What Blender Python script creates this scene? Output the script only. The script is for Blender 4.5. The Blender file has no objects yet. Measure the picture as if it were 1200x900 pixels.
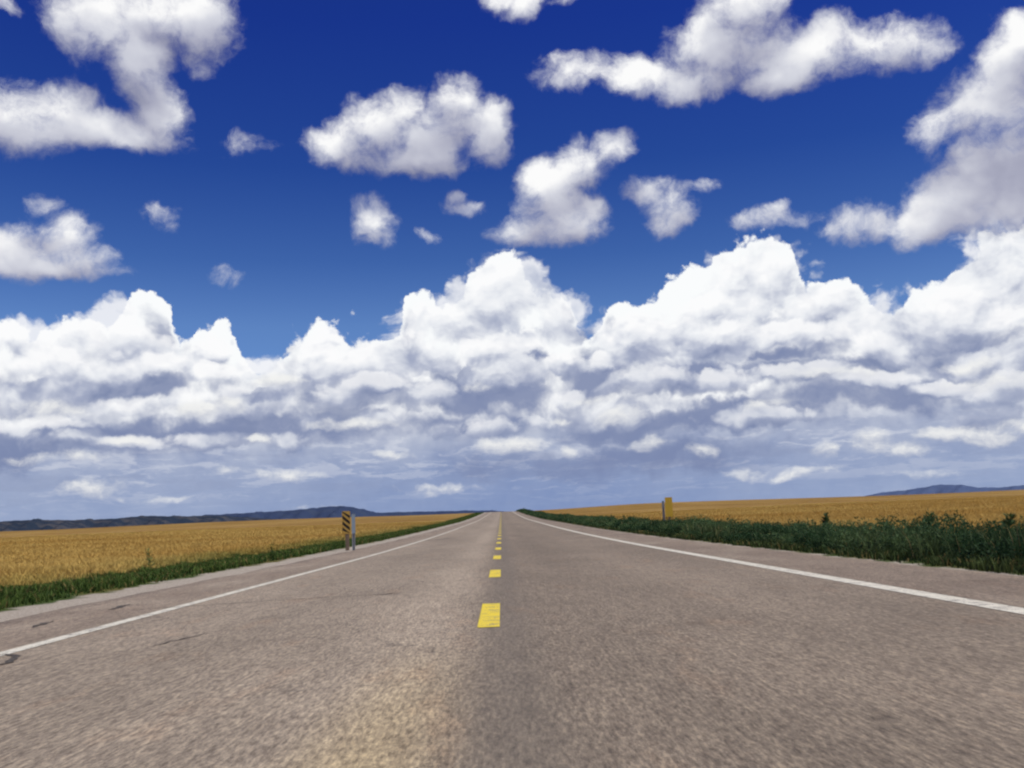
import bpy, math, random
import numpy as np
from mathutils import Vector, Matrix
random.seed(7); rng = np.random.default_rng(11)
scene = bpy.context.scene
COL = scene.collection
D2R = math.radians

# ------------------------------------------------------------------ camera
F = 1167.0                       # focal length in photograph pixels (1200 wide)
CAMX, CAMH = 0.18, 1.0
ROLL = 0.038
VP = (588.0, 612.0)
r_ = Vector(((VP[0]-600)/F, (450-VP[1])/F, -1)).normalized()   # the road's heading seen by the camera
t_ = Vector((1, ROLL, 0))
n_ = t_.cross(r_).normalized()
x_ = r_.cross(n_).normalized()
M = Matrix((x_, r_, n_))         # camera -> world
def pdir(px, py):
    return (M @ Vector(((px-600)/F, (450-py)/F, -1))).normalized()
def pang(px, py):
    d = pdir(px, py)
    return math.atan2(d.x, d.y), math.asin(d.z)
cam = bpy.data.cameras.new('camera'); co = bpy.data.objects.new('camera', cam); COL.objects.link(co)
co.matrix_world = Matrix.Translation((CAMX, 0, CAMH)) @ M.to_4x4()
cam.sensor_width = 36; cam.lens = 36*F/1200; cam.clip_end = 60000; cam.clip_start = .05
scene.camera = co
scene.view_settings.view_transform = 'Standard'; scene.view_settings.look = 'None'
scene.view_settings.exposure = 0; scene.view_settings.gamma = 1
scene.cycles.filter_width = 2.3
scene.cycles.use_adaptive_sampling = True; scene.cycles.adaptive_threshold = .02; scene.cycles.adaptive_min_samples = 12
scene.cycles.max_bounces = 5
scene.cycles.diffuse_bounces = 3

# ------------------------------------------------------------------ node shorthand
class G:
    def __init__(s, tree): s.t = tree; s.k = 0
    def n(s, typ): return s.t.nodes.new(typ)
    def put(s, sock, v):
        if isinstance(v, bpy.types.NodeSocket): s.t.links.new(v, sock)
        elif v is not None: sock.default_value = v
    def m(s, op, a, b=None, c=None, clamp=False):
        n = s.n('ShaderNodeMath'); n.operation = op; n.use_clamp = clamp
        for i, v in enumerate((a, b, c)): s.put(n.inputs[i], v)
        return n.outputs[0]
    def v(s, op, a, b=None, c=None):
        n = s.n('ShaderNodeVectorMath'); n.operation = op
        s.put(n.inputs[0], a)
        if b is not None: s.put(n.inputs[3] if op == 'SCALE' else n.inputs[1], b)
        if c is not None: s.put(n.inputs[2], c)
        return n.outputs[1] if op in ('LENGTH', 'DOT_PRODUCT', 'DISTANCE') else n.outputs[0]
    def ss(s, x, a, b, lo=0.0, hi=1.0, kind='SMOOTHSTEP'):
        n = s.n('ShaderNodeMapRange'); n.interpolation_type = kind
        for i, v in enumerate((x, a, b, lo, hi)): s.put(n.inputs[i], v)
        return n.outputs[0]
    def mix(s, f, a, b, mode='MIX'):
        n = s.n('ShaderNodeMix'); n.data_type = 'RGBA'; n.blend_type = mode; n.clamp_factor = True
        s.put(n.inputs[0], f); s.put(n.inputs[6], a); s.put(n.inputs[7], b)
        return n.outputs[2]
    def noise(s, vec, scale, detail=5, rough=.55, dim='2D', color=False, lac=2.0, dist=0):
        n = s.n('ShaderNodeTexNoise'); n.noise_dimensions = dim
        s.put(n.inputs['Vector'], vec); n.inputs['Scale'].default_value = scale
        n.inputs['Detail'].default_value = detail; n.inputs['Roughness'].default_value = rough
        n.inputs['Lacunarity'].default_value = lac; n.inputs['Distortion'].default_value = dist
        return n.outputs['Color' if color else 'Fac']
    def voro(s, vec, scale, detail=2, rough=.5, lac=2.2, feat='F1', dim='2D'):
        n = s.n('ShaderNodeTexVoronoi'); n.voronoi_dimensions = dim; n.feature = feat
        n.normalize = True
        s.put(n.inputs['Vector'], vec); n.inputs['Scale'].default_value = scale
        n.inputs['Detail'].default_value = detail; n.inputs['Roughness'].default_value = rough
        n.inputs['Lacunarity'].default_value = lac
        return n.outputs['Distance']
    def ramp(s, fac, pts, interp='LINEAR'):
        n = s.n('ShaderNodeValToRGB'); n.color_ramp.interpolation = interp
        e = n.color_ramp.elements
        while len(e) < len(pts): e.new(0.5)
        for el, (p, c) in zip(e, pts):
            el.position = p; el.color = tuple(c)+(1,) if len(c) == 3 else c
        s.put(n.inputs[0], fac); return n.outputs[0]
    def curve(s, fac, pts):
        n = s.n('ShaderNodeFloatCurve'); c = n.mapping.curves[0]
        n.mapping.clip_min_x = 0; n.mapping.clip_max_x = 1; n.mapping.clip_min_y = 0; n.mapping.clip_max_y = 1
        pts = sorted(pts)
        c.points[0].location = pts[0]; c.points[1].location = pts[-1]
        for p in pts[1:-1]: c.points.new(*p)
        n.mapping.update(); s.put(n.inputs['Value'], fac); return n.outputs[0]
    def xyz(s, x, y, z=0.0):
        n = s.n('ShaderNodeCombineXYZ')
        for i, v in enumerate((x, y, z)): s.put(n.inputs[i], v)
        return n.outputs[0]
    def sep(s, v):
        n = s.n('ShaderNodeSeparateXYZ'); s.put(n.inputs[0], v); return n.outputs

def srgb(r, g, b):
    f = lambda c: (c/255/12.92) if c/255 <= .04045 else ((c/255+.055)/1.055)**2.4
    return (f(r), f(g), f(b), 1)

# ------------------------------------------------------------------ sky: Nishita air with procedural cumulus placed by direction
SUN_EL, SUN_AZ = D2R(58), D2R(115)        # azimuth measured from the road's heading towards the right
def pt_group(name, build, ncol=0):
    t = bpy.data.node_groups.new(name, 'ShaderNodeTree')
    t.interface.new_socket('P', in_out='INPUT', socket_type='NodeSocketVector')
    t.interface.new_socket('F', in_out='OUTPUT', socket_type='NodeSocketFloat')
    g = G(t); i = g.n('NodeGroupInput'); o = g.n('NodeGroupOutput')
    g.put(o.inputs[0], build(g, i.outputs[0])); return t
def use(g, tree, p):
    n = g.n('ShaderNodeGroup'); n.node_tree = tree; g.put(n.inputs[0], p); return n.outputs[0]

def blob_field(blobs, warp, amp, nscale, rough=.6, smooth=.5, ystretch=1.0, bill=0.0, det=7):
    """1 at the heart of a cloud, 0 at its outline, falling outside; outline broken by fractal noise"""
    def build(g, p):
        w = g.noise(p, 9, 2, .5, color=True)
        w = g.v('SUBTRACT', w, (.5, .5, .5)); p1 = g.v('MULTIPLY_ADD', w, (warp*1.3, warp, 0), p)
        w = g.noise(p, 38, 3, .6, color=True)
        w = g.v('SUBTRACT', w, (.5, .5, .5)); p1 = g.v('MULTIPLY_ADD', w, (warp*.5, warp*.45, 0), p1)
        acc = None
        for b in blobs:
            x, y, rx, ry = b[:4]; wt = b[4] if len(b) > 4 else 1.0
            a, e = pang(x, y); k = 1.0 if wt >= .9 else 1.55
            sx, sy = F/(rx*k), F/(ry*k)
            q = g.v('MULTIPLY_ADD', p1, (sx, sy, 0), (-a*sx, -e*sy, math.sqrt(max(0, 1-wt**1.6))))
            d = g.v('DOT_PRODUCT', q, q)
            acc = d if acc is None else g.m('SMOOTH_MIN', acc, d, smooth)
        f = g.m('MAXIMUM', g.m('SUBTRACT', 1.0, acc), -1.6)
        ps = g.v('MULTIPLY', p1, (1, ystretch, 1))
        n = g.noise(ps, nscale, det, rough)
        f = g.m('MULTIPLY_ADD', g.m('SUBTRACT', n, .5), amp, f)
        if bill:
            v = g.voro(g.v('MULTIPLY', p1, (1, ystretch*1.15, 1)), nscale*1.5, 2, .5)
            f = g.m('MULTIPLY_ADD', g.m('SUBTRACT', .44, v), bill, f)
        return f
    return build

AZR = 0.62; ELR = 0.40
def prof(pts):
    out = []
    for x, y in pts:
        a, e = pang(x, y); out.append((min(1, max(0, (a+AZR)/(2*AZR))), e/ELR))
    return out
def bank_field(pts, hs, amp, vs, seed, warp=.012, na=.55, vd=3):
    pr = prof(pts)
    def build(g, p):
        o = g.v('ADD', p, (seed, seed*.37, 0))
        w = g.noise(o, 30, 4, .6, color=True)
        w = g.v('SUBTRACT', w, (.5, .5, .5))
        pw = g.v('MULTIPLY_ADD', w, (warp, warp, 0), p)
        s = g.sep(pw)
        az = g.ss(s[0], -AZR, AZR, kind='LINEAR')
        H = g.m('MULTIPLY', g.curve(az, pr), ELR)
        f = g.m('DIVIDE', g.m('SUBTRACT', H, s[1]), hs)
        f = g.m('MINIMUM', f, 2.6)
        v = g.voro(g.v('ADD', pw, (seed, seed*.37, 0)), vs, vd, .50, 2.3)
        f = g.m('MULTIPLY_ADD', g.m('SUBTRACT', .42, v), amp, f)
        n = g.noise(o, vs*1.3, 6, .58)
        return g.m('MULTIPLY_ADD', g.m('SUBTRACT', n, .5), amp*na, f)
    return build

UPPER = [ # x, y, rx, ry (, strength)
 (110,22,52,40),(185,8,80,30),(160,70,34,50),(185,135,34,38),(110,152,80,24),(28,142,48,34),(150,160,62,18),(248,25,30,36,.8),(236,82,14,13,.5),(70,130,40,22,.8),(98,60,22,20,.5),
 (395,172,48,28),(440,155,55,42),(500,155,70,50),(530,112,34,34),(568,150,30,40),(470,190,80,20),
 (715,172,30,24),(680,190,40,30),(640,212,42,30),(645,240,46,26),(650,262,66,30),(615,270,36,22),(690,246,28,20),
 (872,8,55,40),(850,55,80,42),(740,88,70,26),(690,88,48,16,.8),(950,62,80,34),(1035,50,55,30),(800,100,70,22),(915,92,40,20),(660,70,30,10,.45),(1085,55,26,14,.5),
 (600,3,36,20),(660,-2,20,6,.5),
 (20,290,56,38),(75,282,40,36),(105,306,36,20),(40,312,90,16),(48,238,20,12,.55),
 (1190,90,48,50),(1150,125,58,40),(1170,180,62,56),(1180,130,60,60),(1100,152,22,20,.85),(1125,235,62,40),(1175,225,60,56),(1082,258,40,32),(1195,50,20,30),
 (1012,260,38,18,.75),(930,256,30,12,.46),(880,256,30,10,.42),(912,243,18,8,.42),(965,268,20,7,.4),
 (782,240,22,24,.75),(752,222,28,12,.55),(818,222,24,8,.5),(776,262,18,16,.7),
 (433,262,22,22,.75),(448,284,18,12,.55),(495,276,20,7,.42),(550,240,24,8,.42),(540,228,10,7,.42),
 (284,172,24,15,.42),(322,178,14,8,.33),(188,250,30,14,.40),(208,264,12,11,.40),(262,325,20,11,.40),(6,8,18,9,.45),
]
BACK = [(-60,380),(0,388),(18,388),(34,402),(46,384),(62,374),(88,378),(112,380),(130,376),(142,362),(165,344),(182,350),(200,378),(216,398),(232,384),(262,380),(276,405),(288,434),(300,436),(315,428),(335,404),(355,398),(372,384),(396,384),(410,402),(428,416),(446,404),(460,408),(470,376),(482,350),(505,346),(530,354),(546,346),(554,320),(572,302),(588,297),(606,305),(620,330),(640,346),(660,346),(672,370),(688,402),(700,386),(722,364),(750,358),(772,350),(786,326),(820,312),(838,300),(860,282),(885,272),(915,280),(934,308),(946,336),(962,325),(985,328),(1012,346),(1040,354),(1056,356),(1072,345),(1092,330),(1120,304),(1145,286),(1160,266),(1200,258),(1260,250)]
BACK = [(x, y+(11 if x > 780 else 4)) for x, y in BACK]
MID = [(-60,430),(0,415),(30,418),(60,440),(90,412),(115,400),(150,418),(185,448),(205,430),(225,412),(250,410),(285,445),(310,440),(340,425),(370,420),(405,408),(440,420),(470,445),(500,440),(540,420),(560,405),(600,395),(640,400),(670,430),(700,450),(740,430),(790,425),(830,432),(850,392),(880,372),(930,362),(980,372),(1005,395),(1040,410),(1080,400),(1110,372),(1150,350),(1200,335),(1260,330)]
LOW = [(-60,470),(0,462),(60,478),(110,462),(160,480),(210,470),(250,455),(290,448),(330,470),(380,462),(430,450),(470,470),(520,478),(560,490),(620,470),(660,455),(700,462),(740,480),(800,492),(860,468),(900,462),(960,478),(1020,462),(1080,445),(1140,430),(1200,425),(1260,420)]
LOW2 = [(-60,505),(0,500),(60,512),(130,498),(200,515),(260,508),(330,500),(400,512),(470,498),(540,508),(610,505),(700,515),(800,522),(900,508),(1000,492),(1080,486),(1200,470),(1260,465)]
SMALL = [(1018,518,28,17),(1062,528,22,8,.8),(1100,506,36,10),(1160,506,42,13),(1195,500,26,10),(872,552,28,6,.8),(935,553,40,6,.7),(965,528,14,8,.8),(760,521,22,11,.9),(817,528,18,7,.8),(728,488,34,12),(658,490,20,7,.9),(602,523,46,13),(662,526,12,10,.9),(335,556,52,10,.9),(112,573,34,10,.8),(155,517,34,8,.9),(296,516,22,7),(462,536,30,7,.9),(520,572,44,7,.7),(70,535,50,6,.7),(230,480,36,12),(268,475,24,12),(420,500,45,6,.8),(560,455,24,9,.9),(975,440,60,7,.7),(1140,425,44,10,.9),(1170,448,50,8,.8),(900,480,40,6,.7),(380,590,50,4,.5),(50,480,45,9,.8),(330,448,36,9),(180,590,40,4,.5),(1080,555,50,5,.5),(260,556,16,5,.7),(690,470,30,7,.7)]

PUFF_A = [(150,398,38,26),(90,392,34,18),(30,402,30,16),(245,405,34,22),(585,340,36,30),(520,372,38,24),(645,365,26,18),(380,394,14,8,.8),(735,388,42,26),(840,345,44,28),(895,318,36,30),(880,372,56,30),(960,355,40,24),(1000,372,34,22),(1070,378,36,26),(1115,335,34,28),(1165,300,40,30),(1160,345,40,24),(610,400,34,14)]
PUFF_A = [(b[0], b[1]+(12 if b[0] > 780 else 5), *b[2:]) for b in PUFF_A]
PUFF_B = [(100,430,60,20),(20,436,34,11,.85),(180,432,36,16),(240,438,40,15),(300,440,24,14),(378,430,50,26),(435,436,40,24),(495,416,42,26),(548,412,24,9,.85),(585,432,34,14),(655,428,30,18),(705,420,26,14),(790,412,44,20),(850,402,44,14),(925,398,62,16),(1040,412,44,18),(1105,392,36,22),(1170,372,44,14),(1155,428,52,11),(60,462,54,12)]
PUFF_C = [(150,476,54,11),(40,490,50,9,.85),(215,470,36,10),(285,478,36,11),(268,462,24,9),(330,462,36,13),(395,470,36,12),(450,458,36,12),(500,470,34,12),(655,468,24,15),(630,490,26,8),(700,492,40,12),(745,484,20,8,.85),(770,452,36,13),(850,446,44,13),(940,436,52,12),(1020,446,50,11),(1095,455,52,10),(1180,452,34,10),(420,498,50,8,.85),(250,512,50,8,.85),(340,520,40,8,.85),(150,520,40,8,.85),(900,490,50,7,.8),(60,515,50,7,.8),(1160,480,40,8,.8),(560,500,40,8,.8)]
SHADE = [(120,508,150,16,.9),(430,470,60,18,.8),(740,420,26,24,.9),(800,500,180,16,.9),(600,420,40,12,.9),(250,500,90,10,.8),(1060,452,100,14,.9),(920,418,80,12,.9),(130,452,60,12,.9),(60,455,60,8,.9),(565,462,90,24),(860,492,110,12),(820,452,90,24),(690,440,50,36),(150,455,60,14),(300,468,60,10),(1130,405,60,26),(960,440,90,16),(40,520,120,14,.8),(330,505,130,14,.8),(700,540,160,18,.7),(540,500,60,12,.8),(1000,470,80,12,.8),(470,400,14,26,.8),(655,345,12,22,.8),(720,375,14,14,.6),(180,395,14,24,.6)]

world = bpy.data.worlds.new('World'); scene.world = world; world.use_nodes = True
wt = world.node_tree; wt.nodes.clear(); g = G(wt)
tc = g.n('ShaderNodeTexCoord').outputs['Generated']
d = g.v('NORMALIZE', tc); X, Y, Z = g.sep(d)
az = g.m('ARCTAN2', X, Y); el = g.m('ARCSINE', Z)
P = g.xyz(az, el, 0.0)
skyn = g.n('ShaderNodeTexSky'); skyn.sky_type = 'NISHITA'; skyn.sun_disc = False
skyn.sun_elevation = SUN_EL; skyn.sun_rotation = SUN_AZ
skyn.altitude = 1600; skyn.air_density = 1.0; skyn.dust_density = .3; skyn.ozone_density = 3.0
elp = g.m('MAXIMUM', el, 0.0)
tint = g.ramp(g.m('DIVIDE', elp, .6), [(0.33, (0.63, 0.80, 1.12)), (0.437, (0.36, 0.56, .99)), (0.587, (0.18, 0.365, .92)), (0.812, (0.117, 0.253, 0.954))])
air = g.mix(1.0, g.v('SCALE', skyn.outputs[0], .09), tint, 'MULTIPLY')
col = air
LUP = (-.10, 1.0)      # where the light comes from, as seen on the sky
def shifted(k): return g.v('ADD', P, (LUP[0]*k, LUP[1]*k, 0))
WHITE = srgb(250, 252, 253); CREAM = srgb(238, 238, 236)

def bank(tree, stree, dark, light, k1, gain, base0, depthfade, edge, lo=0.0, basefade=None, k2=.03, gain2=.5):
    """composite one cumulus bank over col"""
    global col
    fa = use(g, tree, P); f0 = use(g, stree, P); f1 = use(g, stree, shifted(k1)); f2 = use(g, stree, shifted(k2))
    a = g.ss(fa, 0.0, edge)
    f0 = g.m('MULTIPLY_ADD', g.m('SUBTRACT', fa, f0), .22, f0)
    lit = g.m('MULTIPLY_ADD', g.m('SUBTRACT', f0, f1), gain, base0)
    lit = g.m('MULTIPLY_ADD', g.m('SUBTRACT', f0, f2), gain2, lit)
    lit = g.m('SUBTRACT', lit, g.m('MULTIPLY', g.m('MAXIMUM', f0, 0.0), depthfade), clamp=True)
    c = g.mix(lit, dark, light)
    if basefade: a = g.m('MULTIPLY', a, g.ss(el, basefade[0], basefade[1]))
    col = g.mix(a, col, c)

# haze veil towards the horizon with streaks of far cloud
iv = g.m('DIVIDE', 1.0, g.m('ADD', elp, .06))
pl = g.xyz(g.m('MULTIPLY', az, 9.0), g.m('MULTIPLY', g.m('LOGARITHM', g.m('ADD', g.m('MAXIMUM', el, -.02), .05), math.e), 3.8), 0.0)
wv = g.v('SUBTRACT', g.noise(pl, 2.5, 3, .6, color=True), (.5, .5, .5))
plw = g.v('MULTIPLY_ADD', wv, (.7, .5, 0), pl)
st = g.noise(plw, 1.5, 7, .58)
st1 = g.noise(g.v('ADD', plw, (-.02, .14, 0)), 1.5, 7, .58)
st2 = g.noise(g.v('ADD', plw, (7.3, .06, 0)), .8, 4, .5)
hz = g.ramp(g.m('DIVIDE', elp, .25), [(0, srgb(142,160,197)[:3]), (.3, srgb(148,161,193)[:3]), (.6, srgb(152,162,192)[:3]), (1, srgb(175,182,205)[:3])])
centre = g.ss(g.m('ABSOLUTE', g.m('SUBTRACT', az, .03)), .34, .0)
hz = g.mix(g.m('MULTIPLY', centre, g.ss(el, .10, .0, 0.0, .6)), hz, srgb(100, 126, 180))
stm = g.m('MULTIPLY_ADD', g.m('SUBTRACT', st2, .5), 1.6, g.m('MULTIPLY_ADD', g.m('SUBTRACT', st, st1), 2.6, .5), clamp=True)
hz = g.mix(g.m('MULTIPLY', g.ss(stm, .52, .95), g.ss(el, .0, .08, .0, .5)), hz, srgb(212, 216, 228))
hz = g.mix(g.m('MULTIPLY', g.ss(stm, .5, .05), g.ss(el, .0, .09, .05, .4)), hz, srgb(126, 138, 173))
T_BACK = pt_group('cumulus_back', bank_field(BACK, .020, 3.0, 22, 3.1))
T_MID = pt_group('cumulus_middle', bank_field(MID, .024, 3.4, 20, 9.7, .018))
#T_LOW = pt_group('cumulus_low', bank_field(LOW, .020, 3.6, 24, 15.3, .018))
S_BACK = pt_group('cumulus_back_form', bank_field(BACK, .020, 3.2, 19, 3.1, na=.18, vd=2))
S_MID = pt_group('cumulus_middle_form', bank_field(MID, .024, 3.6, 18, 9.7, .016, na=.18, vd=2))
bank(T_BACK, S_BACK, srgb(146,158,190), WHITE, .010, .46, .74, .07, .30, k2=.026, gain2=.36)
bank(T_MID, S_MID, srgb(126,139,174), srgb(250,251,252), .010, .42, .40, .05, .40, basefade=(.06,.11), k2=.024, gain2=.36)
col = g.mix(g.m('MULTIPLY', g.ss(el, .125, .05), .93), col, hz)
# broad shade under the big turrets
T_SH = pt_group('cumulus_shade', blob_field(SHADE, .05, 1.4, 12, .6, .6, 2.0))
sh = use(g, T_SH, P)
bm = g.ss(use(g, T_BACK, P), .2, 1.0)
col = g.mix(g.m('MULTIPLY', bm, g.ss(sh, -.35, .8, 0.0, .92)), col, srgb(122, 135, 172))
# puffs standing in front of the bank, row before row
prr = random.Random(5)
for nm, rows, kb, lb, al in (('cumulus_puffs', PUFF_A, 2.0, .66, .8), ('cumulus_puffs_middle', PUFF_B, 1.9, .44, .88), ('cumulus_puffs_low', PUFF_C, 1.7, .27, .72)):
    rows = [(b[0]+prr.gauss(0, 5), b[1]+prr.gauss(0, 3), b[2]*prr.uniform(.7, 1.25), b[3]*prr.uniform(.75, 1.6)) + ((b[4]*prr.uniform(.8, 1),) if len(b) > 4 else (prr.uniform(.72, 1),)) for b in rows]
    tr = pt_group(nm, blob_field(rows, .030, 2.1, 20, .60, .5, 1.2, bill=kb))
    ts = pt_group(nm+'_form', blob_field(rows, .030, 1.5, 18, .5, .5, 1.2, bill=kb, det=3))
    fa = use(g, tr, P); f0 = use(g, ts, P); f1 = use(g, ts, shifted(.008)); f2 = use(g, ts, shifted(.018))
    f0 = g.m('MULTIPLY_ADD', g.m('SUBTRACT', fa, f0), .15, f0)
    lit = g.m('MULTIPLY_ADD', g.m('SUBTRACT', f0, f1), .22, lb)
    lit = g.m('MULTIPLY_ADD', g.m('SUBTRACT', g.m('MINIMUM', f0, 1.2), g.m('MAXIMUM', f2, -.7)), .34, lit, clamp=True)
    col = g.mix(g.ss(fa, -.02, .75, 0.0, al), col, g.ramp(lit, [(0, srgb(126,138,172)[:3]), (.35, srgb(166,174,198)[:3]), (.7, srgb(228,231,238)[:3]), (1, srgb(252,252,253)[:3])]))
T_SM = pt_group('cumulus_small', blob_field(SMALL, .022, 2.2, 30, .62, .6, 1.8))
f0 = use(g, T_SM, P); f1 = use(g, T_SM, shifted(.006))
a = g.m('MULTIPLY', g.ss(f0, -.1, 1.15), .85)
lit = g.m('MULTIPLY_ADD', g.m('SUBTRACT', f0, f1), .5, .66, clamp=True)
col = g.mix(a, col, g.mix(lit, srgb(150,160,188), srgb(243,243,241)))
T_UP = pt_group('cumulus_near', blob_field(UPPER, .026, 2.7, 14, .67, .8, 1.15, bill=1.0, det=10))
S_UP = pt_group('cumulus_near_form', blob_field(UPPER, .020, 1.5, 11, .50, .8, 1.15, bill=.9, det=3))
fa = use(g, T_UP, P); f0 = use(g, S_UP, P); f1 = use(g, S_UP, shifted(.010)); f2 = use(g, S_UP, shifted(.036))
f0 = g.m('MULTIPLY_ADD', g.m('SUBTRACT', fa, f0), .12, f0)
a = g.ss(fa, -.12, 1.15)
lit = g.m('MULTIPLY_ADD', g.m('SUBTRACT', f0, f1), .20, .47)
lit = g.m('MULTIPLY_ADD', g.m('SUBTRACT', g.m('MINIMUM', f0, 1.3), g.m('MAXIMUM', f2, -.6)), .30, lit, clamp=True)
cc = g.ramp(lit, [(0, srgb(136,138,162)[:3]), (.38, srgb(168,170,190)[:3]), (.72, srgb(212,214,224)[:3]), (1, srgb(252,252,252)[:3])])
col = g.mix(a, col, cc)
below = g.ss(el, .0, -.02)
col = g.mix(below, col, srgb(150, 140, 120))
bg = g.n('ShaderNodeBackground'); g.put(bg.inputs[0], col); bg.inputs[1].default_value = 1.0
wo = g.n('ShaderNodeOutputWorld'); g.put(wo.inputs[0], bg.outputs[0])
world.cycles.sampling_method = 'MANUAL'; world.cycles.sample_map_resolution = 256

sun = bpy.data.lights.new('sun', 'SUN'); so = bpy.data.objects.new('sun', sun); COL.objects.link(so)
sun.energy = 4.2; sun.angle = D2R(.5); sun.color = (1, .96, .89)
sd = Vector((math.sin(SUN_AZ)*math.cos(SUN_EL), math.cos(SUN_AZ)*math.cos(SUN_EL), math.sin(SUN_EL)))
so.rotation_euler = sd.to_track_quat('Z', 'Y').to_euler()
so.location = sd*50

# ------------------------------------------------------------------ helpers for objects
def tag(o, label=None, cat=None, group=None, kind=None):
    for k, v in (('label', label), ('category', cat), ('group', group), ('kind', kind)):
        if v: o[k] = v
    return o
def link(name, me, mat=None, parent=None, loc=None):
    o = bpy.data.objects.new(name, me); COL.objects.link(o)
    if mat and me: me.materials.append(mat)
    if parent: o.parent = parent
    if loc is not None: o.location = loc
    return o
def mesh(name, verts, faces, smooth=False):
    me = bpy.data.meshes.new(name); me.from_pydata([tuple(v) for v in verts], [], faces); me.update()
    if smooth: me.shade_smooth()
    return me
def np_mesh(name, V, Fc, n, attr=None):
    """V (N,3); Fc (M,n) indices"""
    me = bpy.data.meshes.new(name)
    me.vertices.add(len(V)); me.vertices.foreach_set('co', V.astype(np.float32).ravel())
    me.loops.add(Fc.size); me.loops.foreach_set('vertex_index', Fc.astype(np.int32).ravel())
    me.polygons.add(len(Fc)); me.polygons.foreach_set('loop_start', np.arange(0, Fc.size, n, dtype=np.int32))
    me.polygons.foreach_set('loop_total', np.full(len(Fc), n, dtype=np.int32))
    me.update(calc_edges=True)
    if attr is not None:
        a = me.color_attributes.new('tint', 'FLOAT_COLOR', 'POINT')
        a.data.foreach_set('color', np.concatenate([attr, np.ones((len(V), 1))], 1).astype(np.float32).ravel())
    return me
def mat(name, build):
    m = bpy.data.materials.new(name); m.use_nodes = True; t = m.node_tree; t.nodes.clear()
    g = G(t); out = g.n('ShaderNodeOutputMaterial'); b = g.n('ShaderNodeBsdfPrincipled')
    t.links.new(b.outputs[0], out.inputs[0]); build(g, b); return m
def setb(g, b, color=None, rough=.9, spec=.2, metal=0, bump=None, strength=.3, dist=.01):
    g.put(b.inputs['Base Color'], color); g.put(b.inputs['Roughness'], rough)
    b.inputs['Specular IOR Level'].default_value = spec; b.inputs['Metallic'].default_value = metal
    if bump is not None:
        n = g.n('ShaderNodeBump'); g.put(n.inputs['Height'], bump)
        n.inputs['Strength'].default_value = strength; n.inputs['Distance'].default_value = dist
        g.put(b.inputs['Normal'], n.outputs[0])
def geo(g): return g.n('ShaderNodeNewGeometry').outputs['Position']

# ------------------------------------------------------------------ terrain
_px = np.array([-400, 0, 30, 52, 80, 122, 180, 256, 360, 460, 530, 620, 800, 1200, 2500, 60000.])
_pz = np.array([0, 0, .03, .12, .33, .75, 1.35, 2.45, 4.15, 5.75, 6.1, 5.2, 1.5, -6, -12, -12.])
def _pchip(x):
    x = np.asarray(x, float); h = np.diff(_px); dl = np.diff(_pz)/h
    m = np.zeros_like(_px)
    for i in range(1, len(_px)-1):
        if dl[i-1]*dl[i] > 0: m[i] = 2*dl[i-1]*dl[i]/(dl[i-1]+dl[i])
    i = np.clip(np.searchsorted(_px, x)-1, 0, len(h)-1); t = np.clip((x-_px[i])/h[i], 0, 1)
    return ((1+2*t)*(1-t)**2*_pz[i]+t*(1-t)**2*h[i]*m[i]+t*t*(3-2*t)*_pz[i+1]+t*t*(t-1)*h[i]*m[i+1])
def zr(y): return _pchip(y)
def ground_z(x, y):
    x = np.asarray(x, float); y = np.asarray(y, float)
    z = _pchip(y)
    s = np.clip((np.abs(x)-8)/60, 0, 1); s = s*s*(3-2*s)
    far = np.clip(y/420, 0, 1)
    z = z + np.where(x > 0, 1.35, -.25)*s*far
    z = z + s*far*(.35*np.sin(x*.013+y*.004+1)+.25*np.sin(x*.031-y*.017))
    edge = np.clip((np.abs(x)-8.2)/1.0, 0, 1)
    return z - .015 - .05*edge

LE, RE = -4.25, 4.90             # edge line centres
RL, RR = -6.1, 7.15             # pavement edges

def terrain_mesh():
    xs = np.concatenate([-np.geomspace(1.2, 30000, 90)[::-1]-6, np.linspace(-7, 8, 6), np.geomspace(1.2, 30000, 90)+7])
    ys = np.concatenate([np.linspace(-300, -10, 12), np.linspace(-8, 130, 90), np.linspace(134, 900, 160), np.geomspace(930, 50000, 40)])
    Xg, Yg = np.meshgrid(xs, ys); Zg = ground_z(Xg, Yg)
    V = np.stack([Xg.ravel(), Yg.ravel(), Zg.ravel()], 1)
    ny, nx = Xg.shape; i = np.arange((ny-1)*(nx-1)); r, c = i//(nx-1), i % (nx-1); a = r*nx+c
    me = np_mesh('ground', V, np.stack([a, a+1, a+nx+1, a+nx], 1), 4); me.shade_smooth(); return me

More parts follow.
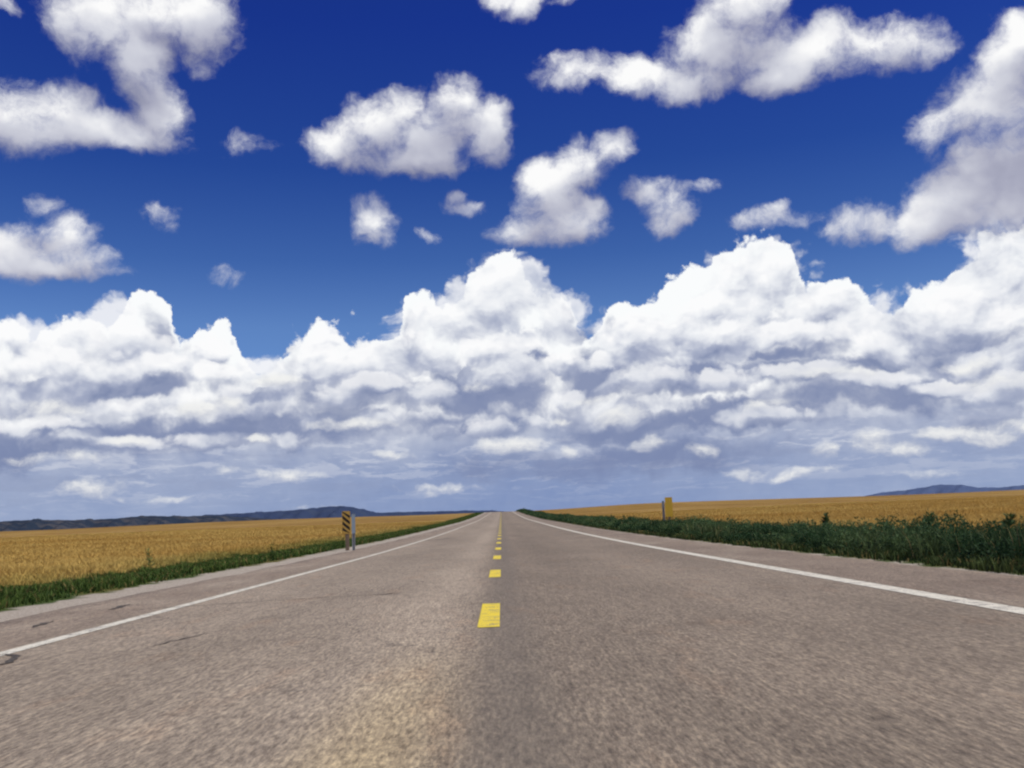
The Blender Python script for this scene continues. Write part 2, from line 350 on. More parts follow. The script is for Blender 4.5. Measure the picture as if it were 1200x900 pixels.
def m_ground(g, b):
    p = geo(g); x, y, z = g.sep(p)
    ax = g.m('ABSOLUTE', x)
    big = g.noise(g.v('MULTIPLY', p, (1, .25, 0)), .035, 5, .6)
    mid = g.noise(g.v('MULTIPLY', p, (.6, 1.6, 0)), .11, 6, .6)
    band = g.noise(g.v('MULTIPLY', p, (.15, 1, 0)), .05, 5, .6)
    f = g.m('ADD', g.m('MULTIPLY', big, .35), g.m('ADD', g.m('MULTIPLY', mid, .35), g.m('MULTIPLY', band, .3)))
    gold = g.ramp(f, [(.36, (.20, .115, .030)), (.48, (.27, .16, .042)), (.56, (.34, .215, .062)), (.66, (.38, .27, .09))])
    fine = g.noise(p, 3.0, 5, .7)
    gold = g.mix(g.ss(fine, .35, .7, 0, .5), gold, (.13, .075, .022, 1))
    olive = g.mix(g.ss(g.noise(p, .5, 5, .6), .4, .6), (.05, .075, .018, 1), (.11, .10, .03, 1))
    nearroad = g.ss(g.m('ADD', ax, g.m('MULTIPLY', g.noise(p, .25, 4, .6), 6)), 12.5, 16)
    c = g.mix(nearroad, olive, gold)
    grav = g.noise(p, 25, 5, .7); gp = g.noise(p, 1.2, 5, .6)
    gravel = g.ramp(grav, [(.3, (.20, .17, .13)), (.5, (.36, .31, .245)), (.7, (.50, .45, .37))])
    xe = g.m('ADD', ax, g.m('MULTIPLY', g.m('SUBTRACT', gp, .5), 1.4))
    lim = g.m('GREATER_THAN', x, 0.0); edge = g.m('ADD', 7.15, g.m('MULTIPLY', lim, .25))
    c = g.mix(g.ss(g.m('SUBTRACT', xe, edge), -.12, .12), gravel, c)
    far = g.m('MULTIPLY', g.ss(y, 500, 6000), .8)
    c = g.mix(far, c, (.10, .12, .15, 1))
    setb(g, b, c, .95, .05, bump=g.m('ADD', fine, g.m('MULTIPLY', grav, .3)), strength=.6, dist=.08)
ground = link('ground', terrain_mesh(), mat('dry_ground', m_ground)); tag(ground, kind='structure')

# ------------------------------------------------------------------ road
YS = np.concatenate([np.linspace(-60, 60, 81), np.linspace(62, 620, 187)])
def strip(x0, x1, y0, y1, dz, crown=True, n=2, wob=0.0):
    ys = [y0]+[y for y in YS if y0 < y < y1]+[y1]
    xs = np.linspace(x0, x1, n); V = []; Fc = []
    for k, y in enumerate(ys):
        w = wob*math.sin(y*.9)+wob*.6*math.sin(y*2.3+1) if wob else 0
        for x in xs: V.append((x+w, y, float(zr(y))+dz+cr(x)))
    for k in range(len(ys)-1):
        for j in range(n-1):
            a = k*n+j; Fc.append((a, a+1, a+n+1, a+n))
    return mesh('strip', V, Fc)
def cr(x): return .03*(1-min(1, abs(x)/8))      # slight crown
def m_asphalt(g, b):
    p = geo(g); x, y, z = g.sep(p)
    agg = g.voro(p, 62, 1, .5, 2.2, dim='3D')
    agg2 = g.noise(p, 95, 3, .7, dim='3D')
    blot = g.noise(g.v('MULTIPLY', p, (1, .35, 0)), .8, 6, .6)
    big = g.noise(g.v('MULTIPLY', p, (.8, .12, 0)), .35, 4, .55)
    base = g.ramp(g.m('ADD', g.m('MULTIPLY', blot, .5), g.m('MULTIPLY', big, .5)), [(.36, (.196, .165, .129)), (.5, (.229, .193, .151)), (.64, (.263, .222, .174))])
    left = g.ss(g.m('ADD', x, g.m('MULTIPLY_ADD', g.noise(p, .9, 4, .6), .3, -.15)), .12, -.50)
    base = g.mix(1.0, base, g.mix(left, (.84, .81, .76, 1), (1.03, 1.01, .96, 1)), 'MULTIPLY')
    for c0, w, k in ((-.75, .55, 1.16), (-2.6, .6, .93), (-3.9, .5, 1.05), (1.3, .5, .93), (2.9, .6, 1.07), (4.1, .5, .94)):
        f = g.ss(g.m('ABSOLUTE', g.m('SUBTRACT', x, c0)), w*1.3, 0.0)
        base = g.mix(g.m('MULTIPLY', f, .8), base, g.v('SCALE', base, k))
    warm = g.m('MULTIPLY', g.ss(g.m('ABSOLUTE', g.m('ADD', x, .42)), .55, .0), g.ss(y, 9.5, 3.0))
    base = g.mix(g.m('MULTIPLY', warm, .62), base, g.mix(1.0, base, (1.38, 1.30, .92, 1), 'MULTIPLY'))
    rust = g.ss(g.noise(g.v('MULTIPLY', p, (1, .3, 0)), 1.7, 5, .65), .56, .72, 0, .3)
    base = g.mix(rust, base, g.mix(1.0, base, (1.16, .97, .84, 1), 'MULTIPLY'))
    stain = g.ss(g.noise(g.v('ADD', p, (31, 7, 0)), .9, 6, .7), .60, .74, 0, .45)
    base = g.mix(stain, base, g.v('SCALE', base, .62))
    cd = g.voro(g.v('MULTIPLY_ADD', g.noise(p, 1.6, 4, .6, color=True), (.9, .9, 0), p), .42, 0, .5, feat='DISTANCE_TO_EDGE')
    hair = g.m('MULTIPLY', g.ss(cd, .008, .001), g.ss(g.noise(p, .3, 2, .5), .46, .58, 0, .55))
    base = g.mix(hair, base, (.05, .045, .04, 1))
    sh = g.m('MAXIMUM', g.ss(x, LE-.05, LE-.3), g.ss(x, RE+.05, RE+.35))
    shc = g.ramp(blot, [(.3, (.155, .115, .085)), (.55, (.215, .168, .125)), (.7, (.27, .225, .17))])
    base = g.mix(g.m('MULTIPLY', sh, .5), base, shc)
    speck = g.ramp(agg, [(.0, (1.55, 1.5, 1.42)), (.25, (1.18, 1.16, 1.13)), (.5, (.8, .8, .8)), (1, (.45, .45, .46))])
    coarse = g.noise(g.v('MULTIPLY', p, (1, .20, 1)), 42, 3, .7)
    base = g.mix(1.0, base, g.ramp(coarse, [(.30, (.58, .56, .55)), (.5, (1, 1, 1)), (.68, (1.5, 1.48, 1.42))]), 'MULTIPLY')
    coarse2 = g.noise(g.v('MULTIPLY', p, (1, .15, 1)), 12, 5, .7)
    base = g.mix(1.0, base, g.ramp(coarse2, [(.32, (.78, .77, .77)), (.5, (1, 1, 1)), (.68, (1.2, 1.2, 1.18))]), 'MULTIPLY')
    base = g.mix(.8, base, g.mix(1.0, base, speck, 'MULTIPLY'))
    base = g.mix(g.ss(agg2, .55, .8, 0, .45), base, (.08, .07, .062, 1))
    wseam = g.m('ABSOLUTE', g.m('ADD', x, g.m('MULTIPLY_ADD', g.noise(p, 3, 4, .7), .06, -.03-.045)))
    seam = g.ss(wseam, .05, .0, 0, .10)
    base = g.mix(seam, base, (.075, .065, .055, 1))
    gap = g.ss(g.m('ABSOLUTE', g.m('SUBTRACT', x, .20)), .46, .0, 0, .42)
    base = g.mix(gap, base, (.125, .108, .085, 1))
    setb(g, b, base, .86, .25, bump=g.m('ADD', g.m('MULTIPLY', agg, -1), g.m('MULTIPLY', agg2, .6)), strength=.7, dist=.006)
asph = mat('asphalt', m_asphalt)
def road_mesh():
    ys = YS; V = []; Fc = []
    xs = [RL-.10, RL] + list(np.linspace(RL+.4, RR-.4, 12)) + [RR, RR+.10]; n = len(xs)
    for y in ys:
        j0 = .06*math.sin(y*1.1)+.05*math.sin(y*2.7+.5)+rng.normal()*.02; j1 = .05*math.sin(y*1.3+2)+rng.normal()*.03
        for k, x in enumerate(xs):
            xx = x+(j0 if k < 2 else j1 if k > n-3 else 0)
            V.append((xx, y, float(zr(y))+cr(x)+(-.06 if k in (0, n-1) else 0)))
    for k in range(len(ys)-1):
        for j in range(n-1):
            a = k*n+j; Fc.append((a, a+1, a+n+1, a+n))
    return mesh('road', V, Fc, True)
road = link('road', road_mesh(), asph); tag(road, kind='structure')
def m_paint(colr, worn):
    def f(g, b):
        p = geo(g)
        n = g.noise(p, 45, 4, .7); n2 = g.noise(p, 5, 4, .6)
        w = g.ss(g.m('ADD', g.m('MULTIPLY', n, .6), g.m('MULTIPLY', n2, .4)), worn, worn+.08)
        c = g.mix(w, colr, (.19, .165, .14, 1))
        setb(g, b, c, .7, .3, bump=g.voro(p, 62, 1, .5, dim='3D'), strength=.5, dist=.004)
    return f
white_p = mat('worn_white_paint', m_paint((.66, .62, .49, 1), .515))
yellow_p = mat('yellow_paint', m_paint((.73, .56, .035, 1), .53))
link('edge_line', strip(LE-.085, LE+.085, -60, 620, .005), white_p, road)
link('edge_line', strip(RE-.14, RE+.14, -60, 620, .005), white_p, road)
k = -6
while 9.5+8.35*k < 600:
    y0 = 9.5+8.35*k; link('centre_dash', strip(-.085, .125, y0, y0+2.7, .005), yellow_p, road); k += 1
# sealed cracks: ragged dark tar bands lying on the road
def m_tar(g, b):
    p = geo(g); n = g.noise(p, 30, 4, .6)
    setb(g, b, g.ramp(n, [(.3, (.045, .040, .034)), (.55, (.085, .073, .060)), (.7, (.15, .13, .105))]), .85, .15, bump=n, strength=.3, dist=.005)
tar = mat('tar', m_tar)
def crack(pts, w):
    V = []; Fc = []; P2 = []
    for (a, b_) in zip(pts[:-1], pts[1:]):
        L = math.dist(a, b_); m_ = max(2, int(L/.12))
        for q in range(m_): P2.append((a[0]+(b_[0]-a[0])*q/m_, a[1]+(b_[1]-a[1])*q/m_))
    P2.append(pts[-1]); rr = random.Random(int(pts[0][0]*100+pts[0][1]*10))
    for i, q in enumerate(P2):
        q0 = P2[max(0, i-1)]; q1 = P2[min(len(P2)-1, i+1)]
        dx, dy = q1[0]-q0[0], q1[1]-q0[1]; L = math.hypot(dx, dy) or 1; nx, ny = -dy/L, dx/L
        e = min(1, i/3+.15, (len(P2)-1-i)/3+.15); o = rr.gauss(0, .018)
        for s in (-1, 1):
            ww = w*.5*e*(1+rr.uniform(-.35, .35)); X, Y2 = q[0]+nx*(s*ww+o), q[1]+ny*(s*ww+o)
            V.append((X, Y2, float(zr(Y2))+cr(X)+.006))
    for i in range(len(P2)-1): Fc.append((2*i, 2*i+1, 2*i+3, 2*i+2))
    link('tar_crack', mesh('tar_crack', V, Fc), tar, road)
def gp(px, py):            # photograph pixel -> point on the ground near the road
    d = pdir(px, py); t = 1.0
    for _ in range(60):
        q = Vector((CAMX, 0, CAMH))+d*t; t += (q.z-float(zr(q.y)))/max(1e-4, -d.z)*.7
    q = Vector((CAMX, 0, CAMH))+d*t; return (q.x, q.y)
for pts, w in (([(-30,784),(2,782),(16,775),(20,771),(4,770),(-20,774)], .07),
               ([(38,737),(62,729)], .09), ([(98,710),(120,709)], .07), ([(128,716),(152,709)], .09), ([(158,697),(170,695)], .06),
               ([(150,716),(240,711),(330,705),(440,699),(472,696)], .035),
               ([(498,634),(512,633),(528,631)], .22), ([(440,700),(470,697)], .08),
               ([(170,762),(200,755),(240,745)], .03)):
    crack([gp(*q) for q in pts], w)

# ------------------------------------------------------------------ distant hills
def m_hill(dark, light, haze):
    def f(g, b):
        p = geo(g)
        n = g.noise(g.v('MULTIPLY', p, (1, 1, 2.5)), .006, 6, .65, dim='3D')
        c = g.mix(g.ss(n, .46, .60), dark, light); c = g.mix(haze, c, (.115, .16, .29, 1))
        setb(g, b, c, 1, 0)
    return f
def ridge(name, pts, dist, material, depth=1500, jag=1.0):
    """pts: skyline of a far ridge as seen from the road (x, y in the photograph)"""
    px = np.array([p[0] for p in pts], float); py = np.array([p[1] for p in pts], float)
    xs = np.arange(px[0], px[-1]+.1, 2.0); ys = np.interp(xs, px, py); V = []; Fc = []; R = 9
    ph = rng.uniform(0, 6, 6)
    for i, (x, y) in enumerate(zip(xs, ys)):
        y = y + jag*(.35*math.sin(x*.23+ph[0])+.3*math.sin(x*.51+ph[1])+.2*math.sin(x*1.1+ph[2]))
        d = pdir(x, y); k = dist/math.hypot(d.x, d.y)
        top = Vector((CAMX, 0, CAMH))+d*k; foot = Vector((d.x, d.y, 0)).normalized()
        H = top.z+14
        for j in range(R):
            t = j/(R-1); prof_ = 1-t**1.3
            wob = (math.sin(x*.11+t*7+ph[3])*.12+math.sin(x*.31+t*11+ph[4])*.08)*math.sin(t*math.pi)
            q = Vector((top.x, top.y, 0))-foot*(depth*t)
            V.append((q.x, q.y, -14+H*max(0, prof_+wob)))
        q = Vector((top.x, top.y, 0))+foot*depth; V.append((q.x, q.y, -14))
    n = R+1
    for i in range(len(xs)-1):
        a = i*n
        for j in range(R-1): Fc.append((a+j, a+j+1, a+n+j+1, a+n+j))
        Fc.append((a+R, a, a+n, a+n+R))
    o = link(name, mesh(name, V, Fc, True), material); tag(o, kind='structure'); return o
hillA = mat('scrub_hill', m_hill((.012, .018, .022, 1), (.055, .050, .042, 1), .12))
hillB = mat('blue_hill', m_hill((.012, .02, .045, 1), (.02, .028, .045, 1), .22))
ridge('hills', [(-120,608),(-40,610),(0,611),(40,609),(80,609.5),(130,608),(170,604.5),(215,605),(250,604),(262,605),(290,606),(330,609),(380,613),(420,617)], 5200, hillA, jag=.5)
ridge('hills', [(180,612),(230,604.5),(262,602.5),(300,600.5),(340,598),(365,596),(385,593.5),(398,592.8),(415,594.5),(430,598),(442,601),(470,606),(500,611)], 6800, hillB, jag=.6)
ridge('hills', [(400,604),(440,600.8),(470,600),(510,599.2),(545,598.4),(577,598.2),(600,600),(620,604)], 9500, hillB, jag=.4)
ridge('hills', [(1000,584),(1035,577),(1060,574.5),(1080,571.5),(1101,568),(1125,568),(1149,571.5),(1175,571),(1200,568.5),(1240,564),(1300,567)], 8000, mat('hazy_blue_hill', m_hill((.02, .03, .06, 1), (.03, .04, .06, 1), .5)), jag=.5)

# ------------------------------------------------------------------ grass, wheat and weeds
def m_leaf(trans=.35, rough=.7):
    def f(g, b):
        a = g.n('ShaderNodeAttribute'); a.attribute_name = 'tint'
        setb(g, b, a.outputs['Color'], rough, .15)
        t = g.n('ShaderNodeBsdfTranslucent'); g.put(t.inputs[0], a.outputs['Color'])
        mx = g.n('ShaderNodeMixShader'); mx.inputs[0].default_value = trans
        out = [n for n in g.t.nodes if n.type == 'OUTPUT_MATERIAL'][0]
        g.t.links.new(b.outputs[0], mx.inputs[1]); g.t.links.new(t.outputs[0], mx.inputs[2]); g.t.links.new(mx.outputs[0], out.inputs[0])
    return f
leafm = mat('plant_leaf', m_leaf())
def vnoise(x, y, seed=0):
    """cheap smooth value noise 0..1"""
    x = np.asarray(x)+seed*17.3; y = np.asarray(y)+seed*9.1
    xi, yi = np.floor(x), np.floor(y); fx, fy = x-xi, y-yi; fx = fx*fx*(3-2*fx); fy = fy*fy*(3-2*fy)
    h = lambda a, b: np.modf(np.abs(np.sin(a*127.1+b*311.7+seed)*43758.5453))[0]
    return (h(xi, yi)*(1-fx)+h(xi+1, yi)*fx)*(1-fy)+(h(xi, yi+1)*(1-fx)+h(xi+1, yi+1)*fx)*fy
def blades(name, x, y, h, w, col_lo, col_hi, lean=.25, mat_=leafm):
    """one bent blade (two faces, five corners) per root"""
    n = len(x); z = ground_z(x, y)-.02; a = rng.uniform(0, 2*np.pi, n); la = rng.uniform(0, 2*np.pi, n)
    dx, dy = np.cos(a)*w*.5, np.sin(a)*w*.5; L = lean*h*rng.uniform(.2, 1.2, n); lx, ly = np.cos(la)*L, np.sin(la)*L
    V = np.empty((n, 5, 3))
    V[:, 0] = np.stack([x-dx, y-dy, z], 1); V[:, 1] = np.stack([x+dx, y+dy, z], 1)
    V[:, 2] = np.stack([x+lx*.35+dx, y+ly*.35+dy, z+h*.6], 1); V[:, 3] = np.stack([x+lx*.35-dx, y+ly*.35-dy, z+h*.6], 1)
    V[:, 4] = np.stack([x+lx, y+ly, z+h], 1)
    b = (np.arange(n)*5)[:, None]
    T = np.concatenate([b+np.array([0, 1, 2]), b+np.array([0, 2, 3]), b+np.array([3, 2, 4])])
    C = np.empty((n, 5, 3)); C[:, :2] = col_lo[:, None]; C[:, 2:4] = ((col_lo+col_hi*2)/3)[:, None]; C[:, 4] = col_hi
    return link(name, np_mesh(name, V.reshape(-1, 3), T, 3, C.reshape(-1, 3)), mat_)
def lerp(a, b, t): return np.asarray(a)*(1-t[:, None])+np.asarray(b)*t[:, None]
def field(side, n, x0, label, ys=(5, 190)):
    y = ys[0]+(ys[1]-ys[0])*rng.uniform(0, 1, n)**1.7
    x = x0+(.62*y+14)*rng.uniform(0, 1, n)**1.25
    keep = x > x0+rng.normal(0, .5, n)+.9*(vnoise(y*.3, x*0, 3)-.5)
    x, y = x[keep]*side, y[keep]; n = len(x)
    D = np.hypot(x, y)
    pat = .5*vnoise(x*.05, y*.09, 1)+.3*vnoise(x*.2, y*.5, 2)+.2*rng.uniform(0, 1, n)
    h = (.26+.14*vnoise(x*.4, y*.4, 5))*rng.uniform(.75, 1.15, n)
    h *= np.clip((np.abs(x)-x0+1.2)/2.2, .45, 1)
    w = .010*(1+D/13)
    hi = lerp((.47, .275, .062), (.64, .455, .135), np.clip(pat*1.5-.25, 0, 1))
    gmix = np.clip(.9-(np.abs(x)-x0)/2.6, 0, .75)*vnoise(x*.6, y*.35, 8)
    hi = hi*(1-gmix[:, None])+np.array((.20, .23, .05))*gmix[:, None]
    hi *= rng.uniform(.88, 1.1, (n, 1))
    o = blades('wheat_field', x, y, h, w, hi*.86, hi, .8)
    tag(o, label, 'field', kind='stuff'); return o
field(-1, 420000, 9.9, 'golden dry grain field left of the road, reaching to the dark hills')
field(1, 420000, 10.2, 'golden brown grain field rising to the right behind the dark green weeds')

def verge(n, x0, x1, side, ys, hmin, hmax, lo, hi_, label):
    y = ys[0]+(ys[1]-ys[0])*rng.uniform(0, 1, n)**2.0
    x = x0+(x1-x0)*rng.beta(1.3, 1.3, n)
    dens = vnoise(x*1.3, y*.8, 4)*.6+vnoise(x*4, y*3, 6)*.4
    keep = dens+.25*rng.normal(0, 1, n)+1.1*np.clip((x-x0)/1.2, 0, 1)-.75 > .0
    x, y, dens = x[keep]*side, y[keep], dens[keep]; n = len(x)
    h = (hmin+(hmax-hmin)*dens**1.5)*rng.uniform(.6, 1.25, n)
    w = .013*(1+y/16)
    t = np.clip(dens*1.6-.4+rng.normal(0, .15, n), 0, 1)
    c = lerp(lo, hi_, t)*rng.uniform(.7, 1.25, (n, 1))
    dry = rng.uniform(0, 1, n) < .08; c[dry] = (.26, .2, .07)
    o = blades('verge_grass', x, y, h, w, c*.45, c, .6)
    tag(o, label, 'grass', kind='stuff')
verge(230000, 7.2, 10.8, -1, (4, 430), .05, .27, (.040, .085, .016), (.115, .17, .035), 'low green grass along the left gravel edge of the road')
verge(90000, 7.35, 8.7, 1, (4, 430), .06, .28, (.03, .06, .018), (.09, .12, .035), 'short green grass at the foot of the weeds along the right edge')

def weeds():
    Vs = []; Cs = []
    y = 4.0; cl = []
    while y < 450:
        for row in range(4):
            x = 8.15+row*.62+rng.normal(0, .16)
            tall = .26+.50*float(vnoise(y*.16, row*.3, 12))+.24*float(vnoise(y*.7, row*1.7, 13))
            if row == 0: tall *= .62
            cl.append((x, y+rng.uniform(-.3, .3), .88*tall*rng.uniform(.85, 1.2)))
        y += .42*(1+y/90)
    for (cx, cy, H) in cl:
        n = int(np.clip(420/(1+cy/40), 40, 380)); s = .023*(1+cy/30)
        u = rng.uniform(0, 1, n)**.8; r = .40*np.sqrt(rng.uniform(0, 1, n))*(1-.55*u**2)*(1+cy/200); a = rng.uniform(0, 2*np.pi, n)
        x = cx+r*np.cos(a); yy = cy+r*np.sin(a)*1.1; z = ground_z(x, yy)+H*u*(1-.25*(r/.45)**2)*rng.uniform(.85, 1.2, n)
        c0 = np.stack([x, yy, z], 1)
        d1 = rng.normal(0, 1, (n, 3)); d1[:, 2] = np.abs(d1[:, 2])*.9+.3; d1 /= np.linalg.norm(d1, axis=1)[:, None]
        d2 = np.cross(d1, rng.normal(0, 1, (n, 3))); d2 /= np.linalg.norm(d2, axis=1)[:, None]
        L = s*rng.uniform(.9, 2.3, n)[:, None]; W = s*rng.uniform(.28, .55, n)[:, None]
        q = np.stack([c0, c0+d1*L*.5+d2*W, c0+d1*L, c0+d1*L*.5-d2*W], 1)
        t = float(vnoise(cy*.35, cx*1.2, 20))
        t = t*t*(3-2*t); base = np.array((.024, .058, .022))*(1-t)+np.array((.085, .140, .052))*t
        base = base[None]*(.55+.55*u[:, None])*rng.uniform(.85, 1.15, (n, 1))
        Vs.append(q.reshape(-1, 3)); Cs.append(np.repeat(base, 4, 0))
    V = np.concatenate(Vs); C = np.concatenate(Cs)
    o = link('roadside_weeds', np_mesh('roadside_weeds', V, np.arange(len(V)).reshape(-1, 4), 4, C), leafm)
    tag(o, 'dense dark green weeds in a long strip along the right edge of the road', 'weeds', kind='stuff')
weeds()
def rank_grass(n=60000):
    y = 4+430*rng.uniform(0, 1, n)**2; x = 7.9+2.9*rng.beta(1.6, 1.4, n)
    t = vnoise(y*.35, x*1.2, 20); h = (.25+.45*vnoise(y*.16, x*.4, 12))*rng.uniform(.6, 1.35, n)
    c = lerp((.035, .070, .025), (.13, .17, .060), np.clip(t+rng.normal(0, .15, n), 0, 1))
    dry = rng.uniform(0, 1, n) < .07; c[dry] = (.24, .20, .08)
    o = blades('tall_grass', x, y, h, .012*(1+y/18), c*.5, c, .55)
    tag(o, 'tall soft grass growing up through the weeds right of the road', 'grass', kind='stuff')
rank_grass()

def tall_weed(x, y, H, colr, label, n=46, spread=.13, name='tall_weed'):
    z = float(ground_z(x, y)); root = bpy.data.objects.new(name, None); COL.objects.link(root); root.location = (x, y, z)
    tag(root, label, 'weed', 'tall weeds standing along the verges')
    V = []; Fc = []; k = 5; segs = 6; bx, by = rng.normal(0, .05, 2)
    for i in range(segs+1):
        t = i/segs; r = .012*(1-t*.75)
        for j in range(k):
            a = 2*math.pi*j/k; V.append((bx*t*t+r*math.cos(a), by*t*t+r*math.sin(a), H*t-.02))
    for i in range(segs):
        for j in range(k): Fc.append((i*k+j, i*k+(j+1) % k, (i+1)*k+(j+1) % k, (i+1)*k+j))
    me = mesh('stem', V, Fc, True); ca = me.color_attributes.new('tint', 'FLOAT_COLOR', 'POINT')
    for d_ in ca.data: d_.color = (*[c*.8 for c in colr], 1)
    link('stem', me, leafm, root)
    u = rng.uniform(.12, 1, n); a = rng.uniform(0, 2*np.pi, n); Lh = spread*(1.2-u*.6)*rng.uniform(.7, 1.3, n)
    c0 = np.stack([bx*u*u, by*u*u, H*u], 1); d1 = np.stack([np.cos(a), np.sin(a), rng.uniform(.1, .9, n)], 1)
    tip = c0+d1*Lh[:, None]; side = np.stack([-np.sin(a), np.cos(a), np.zeros(n)], 1)*Lh[:, None]*.17; mid = c0+d1*Lh[:, None]*.5
    q = np.stack([c0, mid+side, tip, mid-side], 1).reshape(-1, 3)
    C = np.repeat(np.array(colr)[None]*rng.uniform(.7, 1.35, (n, 1)), 4, 0)
    link('leaves', np_mesh('leaves', q, np.arange(4*n).reshape(-1, 4), 4, C), leafm, root)
def at(px, y):               # point at depth y in the direction of a photograph column
    d = pdir(px, 600); k = y/d.y; return CAMX+d.x*k, y
x, y = at(177, 29.5); tall_weed(x, y, .64, (.16, .20, .055), 'tall pale green weed rising above the left verge, left of the striped marker', 60, .17)
x, y = at(318, 35); tall_weed(x, y, .62, (.07, .11, .03), 'thin green weed on the left verge beside the striped marker')
x, y = at(1089, 24); tall_weed(x, y, .82, (.055, .085, .03), 'middle one of the three bushy weeds poking above the right-hand roadside growth', 190, .27)
x, y = at(968, 33.5); tall_weed(x, y, .84, (.05, .08, .03), 'bushy weed poking above the right-hand weeds nearest the post', 170, .25)
x, y = at(1178, 20.5); tall_weed(x, y, .78, (.06, .09, .03), 'weed poking above the dark weeds at the far right of the view', 170, .25)

# ------------------------------------------------------------------ roadside markers
def box(name, sx, sy, sz, m, parent, loc, bev=.004):
    import bmesh
    bm = bmesh.new(); bmesh.ops.create_cube(bm, size=1)
    for v in bm.verts: v.co = Vector((v.co.x*sx, v.co.y*sy, v.co.z*sz))
    if bev: bmesh.ops.bevel(bm, geom=bm.edges[:], offset=bev, segments=2, affect='EDGES')
    me = bpy.data.meshes.new(name); bm.to_mesh(me); bm.free()
    return link(name, me, m, parent, loc)
def m_wood(g, b):
    p = g.n('ShaderNodeTexCoord').outputs['Object']
    n = g.noise(g.v('MULTIPLY', p, (1, 1, .08)), 60, 5, .6, dim='3D')
    setb(g, b, g.ramp(n, [(.3, (.09, .062, .045)), (.6, (.20, .15, .11)), (.8, (.29, .23, .18))]), .9, .1, bump=n, strength=.4, dist=.004)
def m_steel(g, b):
    n = g.noise(geo(g), 30, 4, .6, dim='3D')
    setb(g, b, g.ramp(n, [(.35, (.20, .21, .22)), (.7, (.36, .37, .38))]), .55, .4, metal=.35)
def m_flat(c, rough=.5, sc=18, amt=.2):
    def f(g, b):
        n = g.noise(g.n('ShaderNodeTexCoord').outputs['Object'], sc, 5, .65, dim='3D')
        setb(g, b, g.mix(g.ss(n, .4, .75, 0, amt), c, (.10, .08, .05, 1)), rough, .3)
    return f
wood = mat('weathered_wood', m_wood); steel = mat('galvanised_steel', m_steel)
yel = mat('marker_yellow', m_flat((.48, .29, .06, 1))); blk = mat('marker_black', m_flat((.012, .010, .010, 1), .45))
wht = mat('marker_white', m_flat((.22, .28, .33, 1), .4)); amber = mat('marker_amber', m_flat((.66, .41, .04, 1)))
def at2(px, y):
    d = pdir(px, 615); k = y/d.y; x = CAMX+d.x*k; return x, y, float(ground_z(x, y))
def rounded(name, w, h, t, r, m, parent, loc, ry=0):
    V = []; 
    for (cx, cz, a0) in ((w/2-r, h/2-r, 0), (-w/2+r, h/2-r, 90), (-w/2+r, -h/2+r, 180), (w/2-r, -h/2+r, 270)):
        for k in range(5):
            a = math.radians(a0+k*22.5); V.append((cx+r*math.cos(a), cz+r*math.sin(a)))
    n = len(V); VV = [(x, -t/2, z) for x, z in V]+[(x, t/2, z) for x, z in V]
    Fc = [tuple(range(n)), tuple(range(2*n-1, n-1, -1))]+[(i, i+n, (i+1) % n+n, (i+1) % n) for i in range(n)]
    return link(name, mesh(name, VV, Fc), m, parent, loc)
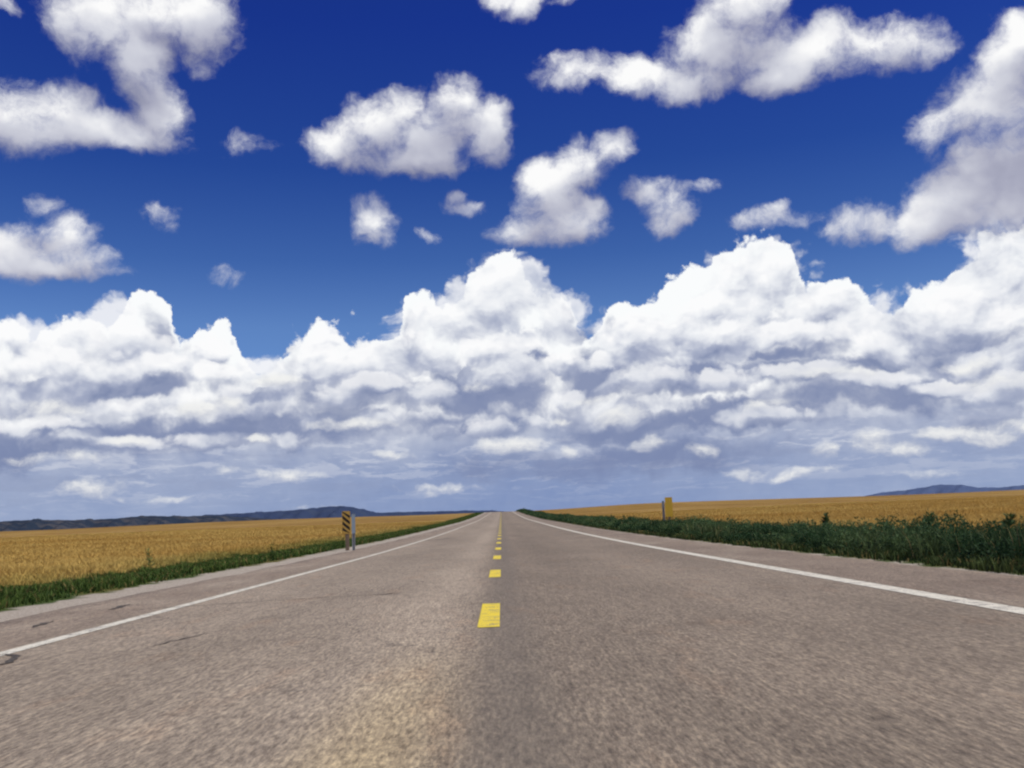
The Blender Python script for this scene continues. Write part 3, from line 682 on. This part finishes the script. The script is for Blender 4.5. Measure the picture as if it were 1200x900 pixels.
def object_marker(loc, rz, W, H, top, label, post_m, slope=1, panel_m=None, stripes=4, post=(.10, .09), offs=0.0):
    root = bpy.data.objects.new('object_marker', None); COL.objects.link(root); root.location = loc; root.rotation_euler.z = rz
    tag(root, label, 'road marker')
    zc = top-H/2
    box('post', post[0], post[1], top-.08+.4, post_m, root, (offs, 0, (top-.08-.4)/2), .006)
    pan = rounded('panel', W, H, .006, .035, panel_m or yel, root, (0, -post[1]/2-.006, zc))
    # black bands slanting down to the right, clipped to the panel
    bw = H/(max(1, stripes)*1.75); V = []; Fc = []; e = .016; half = W/2-e
    for s in range(stripes):
        z0 = H/2-bw*.35-s*bw*1.85; k = .85*slope
        poly = [(-half, z0+half*k), (half, z0-half*k), (half, z0-half*k-bw), (-half, z0+half*k-bw)]
        lim = H/2-e
        pts = []
        for i in range(4):       # clip against top and bottom
            a, b_ = poly[i], poly[(i+1) % 4]
            pts.append((a[0], max(-lim, min(lim, a[1]))))
        for sgn in (1,):
            pass
        b0 = len(V); V += [(x, -.0036-.002, z) for x, z in pts]; Fc.append((b0, b0+1, b0+2, b0+3))
    if stripes: link('stripes', mesh('stripes', V, Fc), blk, pan)
    for zz in (zc+H*.3, zc-H*.3):
        V = [(.012*math.cos(a*math.pi/4), -.0125, .012*math.sin(a*math.pi/4)) for a in range(8)]; V += [(v[0], -.004, v[2]) for v in V]
        Fc = [tuple(range(7, -1, -1))]+[(i, (i+1) % 8, (i+1) % 8+8, i+8) for i in range(8)]
        link('bolt', mesh('bolt', V, Fc), steel, root, (0, -post[1]/2-.002, zz))
    return root
YM = 43.0
x, y, z = at2(406, YM)
object_marker((x, y, z), .0, .35, .96, 1.66, 'black and yellow diagonally striped marker on a brown wooden post, left roadside', wood, slope=1, post=(.15, .12), offs=.03)
def u_post(loc, rz, H, label, panel=None, name='marker_post', cat='post'):
    root = bpy.data.objects.new(name, None); COL.objects.link(root); root.location = loc; root.rotation_euler.z = rz
    tag(root, label, cat)
    prof_ = [(-.065, -.03), (-.042, -.03), (-.026, .03), (.026, .03), (.042, -.03), (.065, -.03), (.065, -.038), (.036, -.038), (.020, .022), (-.020, .022), (-.036, -.038), (-.065, -.038)]
    n = len(prof_); V = [(a, b, -.4) for a, b in prof_]+[(a, b, H) for a, b in prof_]
    Fc = [(i, (i+1) % n, (i+1) % n+n, i+n) for i in range(n)]+[tuple(range(n, 2*n))]
    link('post', mesh('post', V, Fc), steel, root)
    return root
x, y, z = at2(414.2, YM-.5)
dp = u_post((x, y, z), .1, 1.52, 'grey steel post with a narrow pale reflector plate, right beside the striped marker')
rounded('reflector_plate', .15, .80, .005, .02, wht, dp, (0, -.045, 1.10))
YR = 47.0
YR = 60.0
x, y, z = at2(785, YR)
object_marker((x, y, z), -.1, .44, 1.15, 2.0, 'weathered amber marker plate on a post among the right-hand weeds', wood, slope=-1, panel_m=amber, stripes=0, post=(.13, .10))
x, y, z = at2(778.5, YR-.6)
dp = u_post((x, y, z), -.2, 1.8, 'plain grey steel post beside the amber marker in the right-hand weeds')
box('cap_plate', .15, .012, .42, steel, dp, (0, -.046, 1.55), .003)
